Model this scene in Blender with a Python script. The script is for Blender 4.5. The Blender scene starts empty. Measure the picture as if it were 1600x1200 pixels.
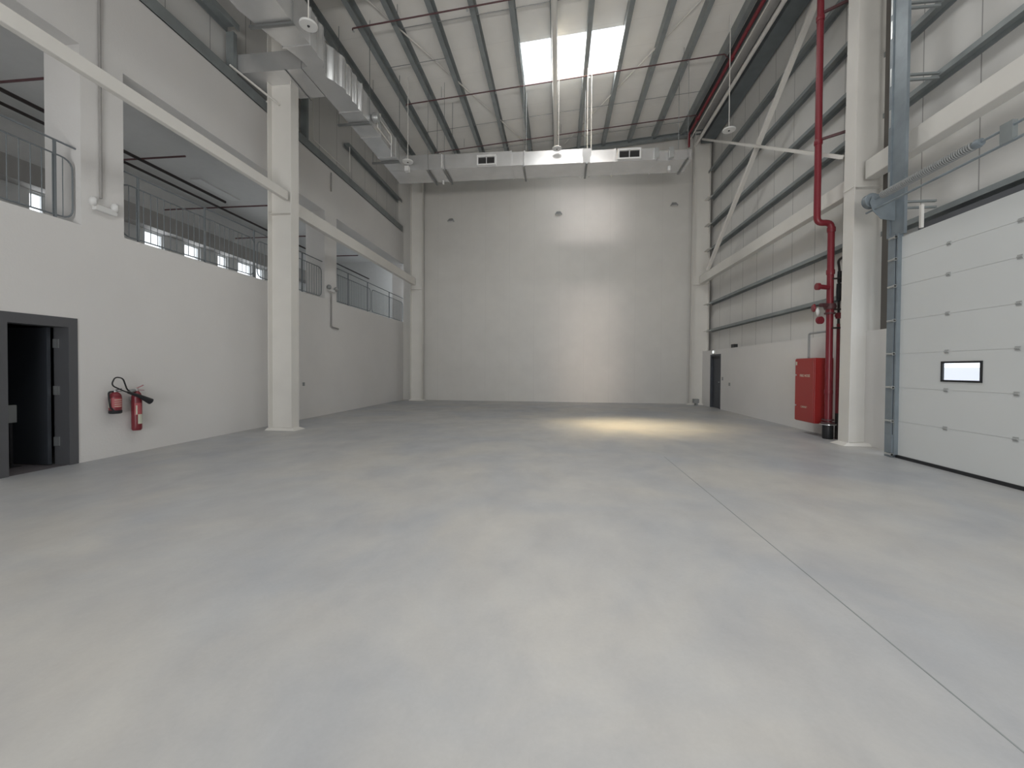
import bpy, bmesh, math, random
from mathutils import Vector, Matrix
random.seed(3)
scene = bpy.context.scene
COL = scene.collection

# ------------------------------------------------------------------ camera
F = 640.0
yaw = math.atan(72 / 640.0); pit = math.atan(0.015); roll = 0.006
fw = Vector((-math.sin(yaw) * math.cos(pit), math.cos(yaw) * math.cos(pit), -math.sin(pit)))
rt = Vector((math.cos(yaw), math.sin(yaw), 0)); up = rt.cross(fw)
R = rt * math.cos(roll) + up * math.sin(roll); U = -rt * math.sin(roll) + up * math.cos(roll)
cam_d = bpy.data.cameras.new('camera'); cam = bpy.data.objects.new('camera', cam_d); COL.objects.link(cam)
cam.matrix_world = Matrix(((R.x, U.x, -fw.x, 0), (R.y, U.y, -fw.y, 0), (R.z, U.z, -fw.z, 1.45), (0, 0, 0, 1)))
cam_d.sensor_width = 36; cam_d.lens = F / 1600 * 36
CX, CY = 799.94, 586.17
cam_d.shift_x = (800 - CX) / 1600; cam_d.shift_y = (CY - 600) / 1600
cam_d.clip_start = 0.05; cam_d.clip_end = 300
scene.camera = cam

# ------------------------------------------------------------------ world, lights, exposure
vs = scene.view_settings
vs.view_transform = 'Standard'; vs.look = 'None'; vs.gamma = 1; vs.exposure = -0.1; vs.use_curve_mapping = False
W = bpy.data.worlds.new('world'); scene.world = W; W.use_nodes = True
wn = W.node_tree; wn.nodes.clear()
bg = wn.nodes.new('ShaderNodeBackground'); wo = wn.nodes.new('ShaderNodeOutputWorld')
bg.inputs[0].default_value = (0.86, 0.93, 1.0, 1); bg.inputs[1].default_value = 2.4
wn.links.new(bg.outputs[0], wo.inputs[0])

RA, RB = 11.15, 0.086                      # roof sheet height: RA + RB * x
def roof(x): return RA + RB * x
SKY = [(12.15, 14.0), (6.3, 8.2), (0.2, 2.2), (-5.6, -3.6)]      # skylight strips (y range), x from -1.2 to 1.86
SX0, SX1 = -1.2, 1.86
def area(name, loc, rot, sx, sy, power, col, spread=180):
    d = bpy.data.lights.new(name, 'AREA'); d.shape = 'RECTANGLE'; d.size = sx; d.size_y = sy
    d.energy = power; d.color = col; d.spread = math.radians(spread)
    o = bpy.data.objects.new(name, d); COL.objects.link(o); o.location = loc; o.rotation_euler = rot
    return o
TILT = -math.atan(RB)
xm = (SX0 + SX1) / 2
SKYPOW = [160, 130, 135, 100]
for (y0, y1), pw in zip(SKY, SKYPOW):      # daylight coming through each roof light
    area('skylight_daylight', (xm, (y0 + y1) / 2, roof(xm) - 0.015), (0, TILT, 0), SX1 - SX0, y1 - y0, pw, (1.0, 0.985, 0.95))
def aimed(name, loc, target, sx, sy, power, col, spread):
    o = area(name, loc, (0, 0, 0), sx, sy, power, col, spread)
    o.rotation_euler = (Vector(target) - Vector(loc)).to_track_quat('-Z', 'Y').to_euler(); return o
# sunlight scattered forward through the roof lights towards the far wall and the far floor
for tz, pw, cb in ((0.5, 3.2, .70), (2.3, 3.0, .74), (4.1, 2.8, .8), (7.6, 3.8, .88), (9.0, 4.6, .92)):
    aimed('skylight_sun_and_fill', (xm, 7.2, roof(xm) - 0.35), (1.35, 18.3, tz), 2.4, 1.0, pw, (1.0, cb + .13 * (1 - cb) / .3, cb), 13)
aimed('skylight_sun_and_fill', (xm, 1.2, roof(xm) - 0.35), (0.6, 1.8, 0.0), 2.6, 1.2, 100, (1.0, 0.95, 0.88), 80)  # narrow fill lamp added to brighten the near floor
# unseen door behind the camera, added to lift walls, roof and near floor
area('unseen_door_fill', (-0.5, -7.95, 2.4), (math.radians(90), 0, 0), 6.0, 4.6, 190, (0.96, 0.98, 1.0))
areaobj = aimed('roof_fill_lamp', (-0.5, -7.7, 0.5), (0.0, 7.0, 11.0), 6.0, 1.0, 330, (1.0, 0.97, 0.93), 100)  # upward fill lamp added to brighten the roof
for wy in (8.26, 11.02, 12.3, 13.53, 14.57):
    area('mezzanine_window_daylight', (-11.98, wy, 4.86), (0, math.radians(-90), 0), 1.1, 0.5, 3, (0.95, 0.98, 1.0))
aimed('skylight_sun_and_fill', (xm, 13.0, roof(xm) - 0.35), (1.9, 11.0, 0.0), 2.4, 1.2, 58, (1.0, 0.77, 0.43), 24)

# ------------------------------------------------------------------ materials
def mat(name, col, rough=0.6, metal=0.0, noise=0.0, nscale=6.0, bump=0.0, bscale=40.0, spec=0.5, stretch=None):
    m = bpy.data.materials.new(name); m.use_nodes = True; nt = m.node_tree
    p = nt.nodes['Principled BSDF']; p.inputs['Roughness'].default_value = rough; p.inputs['Metallic'].default_value = metal
    p.inputs['Specular IOR Level'].default_value = spec
    p.inputs['Base Color'].default_value = (*col, 1)
    tc = nt.nodes.new('ShaderNodeTexCoord'); src = tc.outputs['Object']
    if stretch:
        mp = nt.nodes.new('ShaderNodeMapping'); mp.inputs['Scale'].default_value = stretch
        nt.links.new(src, mp.inputs[0]); src = mp.outputs[0]
    if noise:
        n = nt.nodes.new('ShaderNodeTexNoise'); n.inputs['Scale'].default_value = nscale; n.inputs['Detail'].default_value = 5
        nt.links.new(src, n.inputs[0])
        r = nt.nodes.new('ShaderNodeValToRGB'); r.color_ramp.elements[0].position = 0.3; r.color_ramp.elements[1].position = 0.7
        r.color_ramp.elements[0].color = (*[c * (1 - noise) for c in col], 1); r.color_ramp.elements[1].color = (*[min(1, c * (1 + noise)) for c in col], 1)
        nt.links.new(n.outputs[0], r.inputs[0]); nt.links.new(r.outputs[0], p.inputs['Base Color'])
    if bump:
        n2 = nt.nodes.new('ShaderNodeTexNoise'); n2.inputs['Scale'].default_value = bscale
        nt.links.new(src, n2.inputs[0])
        b = nt.nodes.new('ShaderNodeBump'); b.inputs['Strength'].default_value = bump; b.inputs['Distance'].default_value = 0.02
        nt.links.new(n2.outputs[0], b.inputs['Height']); nt.links.new(b.outputs[0], p.inputs['Normal'])
    return m
def seamed(name, col, axis, pitch, seam=0.012, dark=0.55, rough=0.5, off=0.0, noise=0.03, ref='Object'):
    """sheet cladding: thin darker joints every `pitch` metres along an axis"""
    m = mat(name, col, rough=rough, noise=noise, nscale=1.5)
    nt = m.node_tree; p = nt.nodes['Principled BSDF']
    base = p.inputs['Base Color'].links[0].from_socket
    tc = nt.nodes.new('ShaderNodeTexCoord'); sp = nt.nodes.new('ShaderNodeSeparateXYZ'); nt.links.new(tc.outputs['Object'], sp.inputs[0])
    def mth(op, a, bv):
        n = nt.nodes.new('ShaderNodeMath'); n.operation = op; nt.links.new(a, n.inputs[0]); n.inputs[1].default_value = bv; return n.outputs[0]
    v = mth('ADD', sp.outputs[axis], 100 * pitch - off); v = mth('MODULO', v, pitch); v = mth('LESS_THAN', v, seam)
    mx = nt.nodes.new('ShaderNodeMix'); mx.data_type = 'RGBA'
    nt.links.new(v, mx.inputs[0]); nt.links.new(base, mx.inputs[6]); mx.inputs[7].default_value = (*[c * dark for c in col], 1)
    nt.links.new(mx.outputs[2], p.inputs['Base Color'])
    return m

M = {}
M['paint'] = mat('white_wall_paint', (0.76, 0.745, 0.73), 0.75, noise=0.025, nscale=0.8, bump=0.08, bscale=30)
M['concrete_paint'] = M['paint']
M['steel_white'] = mat('off_white_steel_paint', (0.76, 0.74, 0.70), 0.5, noise=0.03, nscale=1.5)
M['clad'] = seamed('wall_cladding_sheet', (0.70, 0.69, 0.67), 1, 1.0, seam=0.018, dark=0.45, rough=0.45)
M['clad_back'] = seamed('end_wall_cladding_sheet', (0.66, 0.645, 0.615), 0, 1.1, seam=0.010, dark=0.9, rough=0.42)
M['roof'] = seamed('roof_sheet', (0.90, 0.88, 0.845), 1, 1.0, seam=0.014, dark=0.92, rough=0.5)
M['primer'] = mat('blue_grey_galvanised_steel', (0.26, 0.285, 0.29), 0.45, metal=0.1, noise=0.12, nscale=3)
M['track'] = mat('galvanised_track_steel', (0.24, 0.28, 0.31), 0.38, metal=0.2, noise=0.12, nscale=4)
M['duct'] = mat('galvanised_duct_sheet', (0.72, 0.72, 0.72), 0.27, metal=0.68, noise=0.06, nscale=2, bump=0.25, bscale=1.4)
M['ductseam'] = mat('duct_joint_steel', (0.26, 0.27, 0.27), 0.4, metal=0.6)
M['red'] = mat('red_pipe_paint', (0.21, 0.022, 0.033), 0.35)
M['darkred'] = mat('dark_red_pipe_paint', (0.10, 0.042, 0.046), 0.5)
M['cabred'] = mat('red_cabinet_enamel', (0.35, 0.028, 0.026), 0.33)
M['black'] = mat('black_rubber', (0.018, 0.019, 0.022), 0.5)
M['blackpipe'] = mat('black_brown_steel_pipe', (0.030, 0.022, 0.022), 0.5)
M['doorgrey'] = mat('door_grey_and_recess_shade', (0.055, 0.062, 0.075), 0.5)
M['dooredge'] = mat('mid_grey_door_frame_paint', (0.10, 0.102, 0.11), 0.5)
M['rail'] = mat('grey_railing_paint', (0.19, 0.21, 0.225), 0.5)
M['door_white'] = mat('white_door_panel', (0.70, 0.72, 0.72), 0.45, noise=0.015, nscale=1.0)
M['grey'] = mat('mid_grey_plastic', (0.30, 0.31, 0.31), 0.5)
M['conduit'] = mat('painted_conduit', (0.34, 0.33, 0.32), 0.6)
M['lightgrey'] = mat('light_grey_plastic', (0.42, 0.43, 0.43), 0.5)
M['jamb_shade'] = mat('brown_jamb_and_slot_shade', (0.13, 0.12, 0.108), 0.6)  # brown carries the shade of the cladding slot beside the door track
M['primer_dark'] = mat('dark_blue_grey_steel', (0.13, 0.15, 0.16), 0.5, noise=0.1, nscale=3)
M['white'] = mat('white_plastic', (0.75, 0.75, 0.74), 0.4)
M['louver'] = mat('dark_louver', (0.10, 0.10, 0.10), 0.5)
M['label'] = mat('cream_label_paper', (0.62, 0.64, 0.52), 0.6)
M['pinklabel'] = mat('red_label_print', (0.45, 0.10, 0.11), 0.5)
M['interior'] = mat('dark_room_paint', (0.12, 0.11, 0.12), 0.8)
M['mezz'] = mat('mezzanine_wall_paint', (0.70, 0.70, 0.69), 0.8, noise=0.02)
M['mezzdark'] = mat('mezzanine_beam_shade', (0.40, 0.385, 0.37), 0.8)  # darker than the wall: the downstand's shade is put into the colour
M['ground'] = mat('outside_paving', (0.55, 0.54, 0.52), 0.8, noise=0.05)
M['building'] = mat('outside_building_paint', (0.72, 0.72, 0.80), 0.8)
M['chrome'] = mat('bright_zinc', (0.62, 0.64, 0.64), 0.3, metal=0.8)
m = bpy.data.materials.new('clear_glass'); m.use_nodes = True; nt = m.node_tree; nt.nodes.clear()
o_ = nt.nodes.new('ShaderNodeOutputMaterial'); mx = nt.nodes.new('ShaderNodeMixShader'); tr = nt.nodes.new('ShaderNodeBsdfTransparent'); gl = nt.nodes.new('ShaderNodeBsdfGlossy')
gl.inputs['Roughness'].default_value = 0.03; mx.inputs[0].default_value = 0.07
nt.links.new(tr.outputs[0], mx.inputs[1]); nt.links.new(gl.outputs[0], mx.inputs[2]); nt.links.new(mx.outputs[0], o_.inputs[0]); M['glass'] = m
m = bpy.data.materials.new('translucent_skylight_sheet'); m.use_nodes = True; nt = m.node_tree; nt.nodes.clear()
o_ = nt.nodes.new('ShaderNodeOutputMaterial'); mx = nt.nodes.new('ShaderNodeMixShader'); tr = nt.nodes.new('ShaderNodeBsdfTransparent'); gl = nt.nodes.new('ShaderNodeBsdfTranslucent')
gl.inputs[0].default_value = (0.9, 0.9, 0.88, 1); mx.inputs[0].default_value = 0.45
nt.links.new(tr.outputs[0], mx.inputs[1]); nt.links.new(gl.outputs[0], mx.inputs[2]); nt.links.new(mx.outputs[0], o_.inputs[0]); M['skysheet'] = m
# lens of the small lit emergency sign
m = bpy.data.materials.new('lit_lens'); m.use_nodes = True; p = m.node_tree.nodes['Principled BSDF']
p.inputs['Emission Color'].default_value = (0.9, 1, 0.95, 1); p.inputs['Emission Strength'].default_value = 1.6; M['lit'] = m
# polished concrete floor
def floor_mat():
    m = bpy.data.materials.new('power_floated_concrete'); m.use_nodes = True; nt = m.node_tree; p = nt.nodes['Principled BSDF']
    tc = nt.nodes.new('ShaderNodeTexCoord')
    def noise(scale, det=4, ro=0.6, dist=0.0, st=(1, 1, 1)):
        mp = nt.nodes.new('ShaderNodeMapping'); mp.inputs['Scale'].default_value = st; nt.links.new(tc.outputs['Object'], mp.inputs[0])
        n = nt.nodes.new('ShaderNodeTexNoise'); n.inputs['Scale'].default_value = scale; n.inputs['Detail'].default_value = det
        n.inputs['Roughness'].default_value = ro; n.inputs['Distortion'].default_value = dist
        nt.links.new(mp.outputs[0], n.inputs[0]); return n.outputs[0]
    def ramp(src, c0, c1, a=0.3, b=0.7):
        r = nt.nodes.new('ShaderNodeValToRGB'); r.color_ramp.elements[0].position = a; r.color_ramp.elements[1].position = b
        r.color_ramp.elements[0].color = (*c0, 1); r.color_ramp.elements[1].color = (*c1, 1); nt.links.new(src, r.inputs[0]); return r.outputs[0]
    big = ramp(noise(0.55, 5, 0.55, 0.6), (0.395, 0.41, 0.435), (0.495, 0.485, 0.465), 0.35, 0.65)
    mid = ramp(noise(2.2, 6, 0.62, 0.3, (1, 0.7, 1)), (0.90, 0.90, 0.91), (1.06, 1.06, 1.05), 0.3, 0.7)
    fine = ramp(noise(40, 3, 0.7), (0.975,) * 3, (1.02,) * 3)
    def mul(a, b):
        x = nt.nodes.new('ShaderNodeMix'); x.data_type = 'RGBA'; x.blend_type = 'MULTIPLY'; x.inputs[0].default_value = 1
        x.clamp_result = False
        nt.links.new(a, x.inputs[6]); nt.links.new(b, x.inputs[7]); return x.outputs[2]
    nt.links.new(mul(mul(big, mid), fine), p.inputs['Base Color'])
    rr = ramp(noise(1.1, 4), (0.36,) * 3, (0.52,) * 3); nt.links.new(rr, p.inputs['Roughness'])
    p.inputs['Specular IOR Level'].default_value = 0.5
    return m
M['floor'] = floor_mat()

# ------------------------------------------------------------------ mesh helpers
class MB:
    def __init__(s): s.v = []; s.f = []; s.sm = []
    def add(s, vs_, fs, smooth=False):
        n = len(s.v); s.v += [tuple(v) for v in vs_]; s.f += [tuple(i + n for i in f) for f in fs]; s.sm += [smooth] * len(fs); return s
    def box(s, x0, x1, y0, y1, z0, z1):
        v = [(x, y, z) for z in (z0, z1) for y in (y0, y1) for x in (x0, x1)]
        return s.add(v, [(0, 2, 3, 1), (4, 5, 7, 6), (0, 1, 5, 4), (2, 6, 7, 3), (0, 4, 6, 2), (1, 3, 7, 5)])
    def bar(s, a, b, w, h, upv=(0, 0, 1)):
        """rectangular bar from a to b, w sideways, h along up"""
        a = Vector(a); b = Vector(b); d = (b - a).normalized(); upv = Vector(upv)
        sd = d.cross(upv).normalized(); u2 = sd.cross(d).normalized()
        v = []
        for p in (a, b):
            for i, j in ((-1, -1), (1, -1), (1, 1), (-1, 1)): v.append(p + sd * i * w / 2 + u2 * j * h / 2)
        return s.add(v, [(0, 3, 2, 1), (4, 5, 6, 7), (0, 1, 5, 4), (1, 2, 6, 5), (2, 3, 7, 6), (3, 0, 4, 7)])
    def prof(s, pts, a, b, sd, upv):
        """extrude a closed 2D outline (list of (s,u)) from a to b"""
        a = Vector(a); b = Vector(b); sd = Vector(sd); upv = Vector(upv); n = len(pts)
        v = [p + sd * q[0] + upv * q[1] for p in (a, b) for q in pts]
        fs = [(i, (i + 1) % n, n + (i + 1) % n, n + i) for i in range(n)]
        fs += [tuple(range(n - 1, -1, -1)), tuple(range(n, 2 * n))]
        return s.add(v, fs)
    def tube(s, pts, r, seg=12, caps=True):
        pts = [Vector(p) for p in pts]; n = len(pts); rings = []
        t0 = (pts[1] - pts[0]).normalized(); ref = Vector((0, 0, 1)) if abs(t0.z) < 0.9 else Vector((1, 0, 0))
        nrm = t0.cross(ref).normalized()
        for i, p in enumerate(pts):
            if i == 0: t = t0
            elif i == n - 1: t = (pts[-1] - pts[-2]).normalized()
            else: t = ((pts[i] - pts[i - 1]).normalized() + (pts[i + 1] - pts[i]).normalized()).normalized()
            nrm = (nrm - t * nrm.dot(t)).normalized(); bn = t.cross(nrm)
            rr = r[i] if isinstance(r, (list, tuple)) else r
            rings.append([p + (nrm * math.cos(k * 2 * math.pi / seg) + bn * math.sin(k * 2 * math.pi / seg)) * rr for k in range(seg)])
        v = [q for g in rings for q in g]; fs = []
        for i in range(n - 1):
            for k in range(seg):
                a = i * seg + k; b = i * seg + (k + 1) % seg; fs.append((a, b, b + seg, a + seg))
        s.add(v, fs, True)
        if caps:
            s.add(rings[0], [tuple(range(seg))[::-1]]); s.add(rings[-1], [tuple(range(seg))])
        return s
    def lathe(s, prof, o=(0, 0, 0), axis=(0, 0, 1), seg=24):
        """prof: list of (radius, height) along axis"""
        o = Vector(o); ax = Vector(axis).normalized(); ref = Vector((1, 0, 0)) if abs(ax.x) < 0.9 else Vector((0, 1, 0))
        a = ax.cross(ref).normalized(); b = ax.cross(a)
        v = [o + ax * h + (a * math.cos(k * 2 * math.pi / seg) + b * math.sin(k * 2 * math.pi / seg)) * r for r, h in prof for k in range(seg)]
        fs = []
        for i in range(len(prof) - 1):
            for k in range(seg):
                p = i * seg + k; q = i * seg + (k + 1) % seg; fs.append((p, q, q + seg, p + seg))
        s.add(v, fs, True)
        s.add(v[:seg], [tuple(range(seg))[::-1]]); s.add(v[-seg:], [tuple(range(seg))]); return s
    def build(s, name, m, parent=None, bevel=0.0):
        me = bpy.data.meshes.new(name); me.from_pydata(s.v, [], s.f); me.materials.append(M[m] if isinstance(m, str) else m)
        me.polygons.foreach_set('use_smooth', s.sm)
        bm = bmesh.new(); bm.from_mesh(me); bmesh.ops.recalc_face_normals(bm, faces=bm.faces); bm.to_mesh(me); bm.free()
        me.update(); o = bpy.data.objects.new(name, me); COL.objects.link(o)
        if parent is not None:
            o.parent = parent; o.matrix_parent_inverse = Matrix.Translation(-parent.location) if parent.type == 'EMPTY' else Matrix()
        if bevel:
            b = o.modifiers.new('bevel', 'BEVEL'); b.width = bevel; b.segments = 2; b.limit_method = 'ANGLE'
        return o
def round_path(pts, r, n=5):
    pts = [Vector(p) for p in pts]; out = [pts[0]]
    for i in range(1, len(pts) - 1):
        a, b, c = pts[i - 1], pts[i], pts[i + 1]; d1 = (a - b).normalized(); d2 = (c - b).normalized()
        rr = min(r, (a - b).length * 0.45, (c - b).length * 0.45); p1 = b + d1 * rr; p2 = b + d2 * rr
        for k in range(n + 1):
            t = k / n; out.append(p1 * (1 - t) ** 2 + b * 2 * t * (1 - t) + p2 * t * t)
    out.append(pts[-1]); return out
def tag(o, label=None, cat=None, group=None, kind=None):
    if label: o['label'] = label
    if cat: o['category'] = cat
    if group: o['group'] = group
    if kind: o['kind'] = kind
    return o
def thing(name, loc, label, cat, group=None, kind=None):
    o = bpy.data.objects.new(name, None); COL.objects.link(o); o.location = loc; o.empty_display_size = 0.2
    return tag(o, label, cat, group, kind)
def struct(name, mb, m, label=None, cat=None, parent=None):
    o = mb.build(name, m, parent)
    if parent is None: tag(o, label, cat, kind='structure')
    return o

ORD = ['first', 'second', 'third', 'fourth', 'fifth', 'sixth', 'seventh', 'eighth', 'ninth', 'tenth', 'eleventh', 'twelfth', 'thirteenth']
XW = -7.13; XR = 6.0; YB = 18.3; YF = -8.0; XCL = -7.38; XCR = 6.32; XDOOR = 5.62
ZS, ZO, ZT, ZR = 3.575, 6.26, 7.68, 2.235      # left sill, opening head, block wall top, right block wall top

# ------------------------------------------------------------------ setting
struct('floor', MB().box(-12.2, XCR + 0.1, YF - 0.2, 20.4, -0.2, 0), 'floor', 'grey power-floated concrete floor of the empty hall', 'floor')
fj = MB().box(1.771, 1.779, YF + 0.3, 7.05, 0.0005, 0.0015)
struct('trim_1', fj, 'primer', 'thin control joint line in the concrete floor', 'floor joint')
# left block wall with door opening and the mezzanine openings between the concrete piers
DY0, DY1, DZ = 4.45, 5.35, 2.16
wl = MB()
wl.box(XW - 0.2, XW, YF, DY0, 0, ZS).box(XW - 0.2, XW, DY1, 18.7, 0, ZS).box(XW - 0.2, XW, DY0, DY1, DZ, ZS)
PIERS = [(-7.5, -6.9), (-1.05, -0.45), (5.42, 6.03), (11.88, 12.55), (18.5, 19.1)]
for a, b in PIERS: wl.box(XW - 0.62, XW, a, b, ZS, ZO)
wl.box(XW - 0.62, XW, YF, 19.1, ZO, ZT)
struct('wall_left', wl, 'paint', 'white painted left wall with wide mezzanine openings', 'wall')
# cladding above the left block wall, up to the roof
struct('wall_left_upper', MB().box(XCL - 0.05, XCL, YF, YB + 0.2, ZT - 0.3, roof(XCL)), 'clad', 'pale sheet cladding above the left block wall', 'wall')
# right block wall (low) and cladding above
NY0, NY1 = 2.9, 7.62          # sectional door opening
BD0, BD1, BDZ = 15.98, 17.0, 2.06   # far personnel door
wr = MB().box(XR, XCR, NY1, BD0, 0, ZR).box(XR, XCR, BD1, YB, 0, ZR).box(XR, XCR, BD0, BD1, BDZ, ZR).box(XR, XCR, YF, NY0, 0, ZR)
struct('wall_right', wr, 'paint', 'low white painted block wall along the right side', 'wall')
cr = MB().box(XCR, XCR + 0.05, NY1, YB + 0.0, 0, roof(XCR)).box(XCR, XCR + 0.05, YF, NY0, 0, roof(XCR)).box(XCR, XCR + 0.05, NY0, NY1, 3.72, roof(XCR))
struct('wall_right_upper', cr, 'clad', 'pale sheet cladding above the right block wall', 'wall')
bw = MB(); x0, x1 = XW, XCR
bw.prof([(x0, 0), (x1 + .05, 0), (x1 + .05, roof(x1)), (XCL - .05, roof(XCL)), (XCL - .05, ZT), (x0, ZT)], (0, YB, 0), (0, YB + .1, 0), (1, 0, 0), (0, 0, 1))
struct('wall_back', bw, 'clad_back', 'tall pale sheet-clad end wall of the hall', 'wall')
bf = MB(); x0, x1 = XCL, XCR; hx0, hx1, hz = -3.6, 2.6, 4.8
bf.box(x0, hx0, YF - .1, YF, 0, roof(x0)).box(hx1, x1, YF - .1, YF, 0, roof(x0)).box(hx0, hx1, YF - .1, YF, hz, roof(x0))
bf.prof([(x0, roof(x0)), (x1, roof(x0)), (x1, roof(x1))], (0, YF - .1, 0), (0, YF, 0), (1, 0, 0), (0, 0, 1))
struct('wall_front', bf, 'clad_back', 'sheet-clad wall behind the camera', 'wall')
# roof with the skylight holes
rf = MB()
def rslab(mb, x0, x1, y0, y1, t=0.08, dz=0.0):
    v = [(x, y, roof(x) + dz + k) for k in (0, t) for y in (y0, y1) for x in (x0, x1)]
    mb.add(v, [(0, 2, 3, 1), (4, 5, 7, 6), (0, 1, 5, 4), (2, 6, 7, 3), (0, 4, 6, 2), (1, 3, 7, 5)])
rslab(rf, XCL - 0.1, SX0, YF - 0.2, YB + 0.2); rslab(rf, SX1, XCR + 0.1, YF - 0.2, YB + 0.2)
ys = [YF - 0.2] + [v for s in sorted(SKY) for v in s] + [YB + 0.2]
for i in range(0, len(ys), 2): rslab(rf, SX0, SX1, ys[i], ys[i + 1])
struct('ceiling', rf, 'roof', 'pale corrugated roof sheeting over the hall', 'roof')
for i, (y0, y1) in enumerate(SKY):
    g = MB(); rslab(g, SX0, SX1, y0, y1, 0.006, 0.04)
    struct('window_%d' % (i + 10), g, 'skysheet', 'bright translucent roof light glowing between the purlins' if i == 0 else 'further translucent roof light above the camera', 'skylight')
# corrugation ribs are too faint to see; outside world
tag(MB().box(6.5, 60, YF, 70, -0.25, -0.15).build('ground', 'ground'), 'pale paving outside the sectional door', 'ground', kind='structure')
tag(MB().box(-30, 30, -50, YF - .1, -0.25, -0.02).build('ground', 'ground'), 'pale paving outside the added door opening behind the camera', 'ground', kind='structure')
tag(MB().box(17, 25, 14.5, 40, -0.15, 1.62).build('warehouse', 'building'), 'low grey-blue building seen through the sectional door window', 'building')

# mezzanine room behind the left wall
XM = -12.0
struct('floor_mezzanine', MB().box(XM - 0.2, XW - 0.2, YF, 20.4, 3.3, 3.5), 'mezz', 'mezzanine floor slab behind the left wall', 'floor')
struct('ceiling_mezzanine', MB().box(XM - 0.2, XW - 0.62, YF, 20.4, 6.9, 7.1), 'mezz', 'shaded mezzanine ceiling', 'ceiling')
WINS = [(3.0, 3.9), (5.1, 5.9), (8.1, 8.42), (10.72, 11.32), (12.0, 12.6), (13.3, 13.76), (14.2, 14.94), (15.15, 15.6)]
ZW0, ZW1 = 4.25, 5.46
fwl = MB(); prev = YF
for a, b in WINS:
    fwl.box(XM - 0.2, XM, prev, a, 3.3, 6.9); fwl.box(XM - 0.2, XM, a, b, 3.3, ZW0).box(XM - 0.2, XM, a, b, ZW1, 6.9); prev = b
fwl.box(XM - 0.2, XM, prev, 20.4, 3.3, 6.9)
struct('wall_mezzanine', fwl, 'mezz', 'far wall of the mezzanine with a row of windows', 'wall')
struct('trim_2', MB().box(XM, XM + 0.35, YF, 20.2, 5.48, 5.95), 'mezzdark', 'deep beam over the mezzanine windows', 'beam')
struct('wall_mezzanine_end', MB().box(XM, XW - 0.62, 20.2, 20.4, 3.3, 6.9).box(XM, XW - 0.2, YF - 0.1, YF, 3.3, 6.9), 'mezz', 'end walls of the mezzanine', 'wall')
for i, (a, b) in enumerate(WINS):
    w = thing('window_%d' % (i + 1), (XM, (a + b) / 2, ZW0), None, None, kind='structure')
    fr = MB(); t = 0.04
    fr.box(XM - 0.12, XM - 0.06, a, a + t, ZW0, ZW1).box(XM - 0.12, XM - 0.06, b - t, b, ZW0, ZW1)
    fr.box(XM - 0.12, XM - 0.06, a + t, b - t, ZW0, ZW0 + t).box(XM - 0.12, XM - 0.06, a + t, b - t, ZW1 - t, ZW1)
    fr.build('window_frame', 'white', w)
    MB().box(XM - 0.095, XM - 0.085, a + t, b - t, ZW0 + t, ZW1 - t).build('pane', 'glass', w)

# room behind the left door
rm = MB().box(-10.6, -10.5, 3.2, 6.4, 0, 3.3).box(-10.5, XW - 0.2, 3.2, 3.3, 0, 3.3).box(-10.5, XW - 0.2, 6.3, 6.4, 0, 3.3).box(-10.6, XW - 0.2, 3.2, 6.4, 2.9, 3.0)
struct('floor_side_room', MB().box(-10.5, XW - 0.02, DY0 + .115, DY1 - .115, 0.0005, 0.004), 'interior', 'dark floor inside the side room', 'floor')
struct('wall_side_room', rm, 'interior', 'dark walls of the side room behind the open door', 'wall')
# door 1: frame and open leaf
d1 = thing('door_1', (XW, 4.9, 0), 'dark grey door frame at the left edge with its leaf standing open', 'door', kind='structure')
df = MB(); ft = 0.115
df.box(XW - 0.24, XW + 0.012, DY0, DY0 + ft, 0, DZ).box(XW - 0.24, XW + 0.012, DY1 - ft, DY1, 0, DZ).box(XW - 0.24, XW + 0.012, DY0 + ft, DY1 - ft, DZ - 0.14, DZ)
df.build('door_frame', 'dooredge', d1)
lf = MB().box(XW - 1.0, XW - 0.25, DY1 - ft - 0.075, DY1 - ft - 0.03, 0.012, DZ - 0.145).build('door_leaf', 'doorgrey', d1, 0.003)
for z in (0.28, 1.03, 1.72):
    MB().box(XW - 0.245, XW - 0.15, DY1 - ft - 0.012, DY1 - ft - 0.001, z, z + 0.13).build('hinge', 'chrome', lf)
bx_ = thing('box_stand', (-7.75, 5.0, 0), 'pale grey box on a dark stand inside the open left doorway', 'box')
MB().box(-7.79, -7.73, 4.93, 5.05, .64, .89).build('box', 'grey', bx_, .004)
MB().box(-7.775, -7.745, 4.98, 5.01, .01, .64).box(-7.84, -7.68, 4.92, 5.06, .004, .012).build('stand', 'black', bx_)

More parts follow.
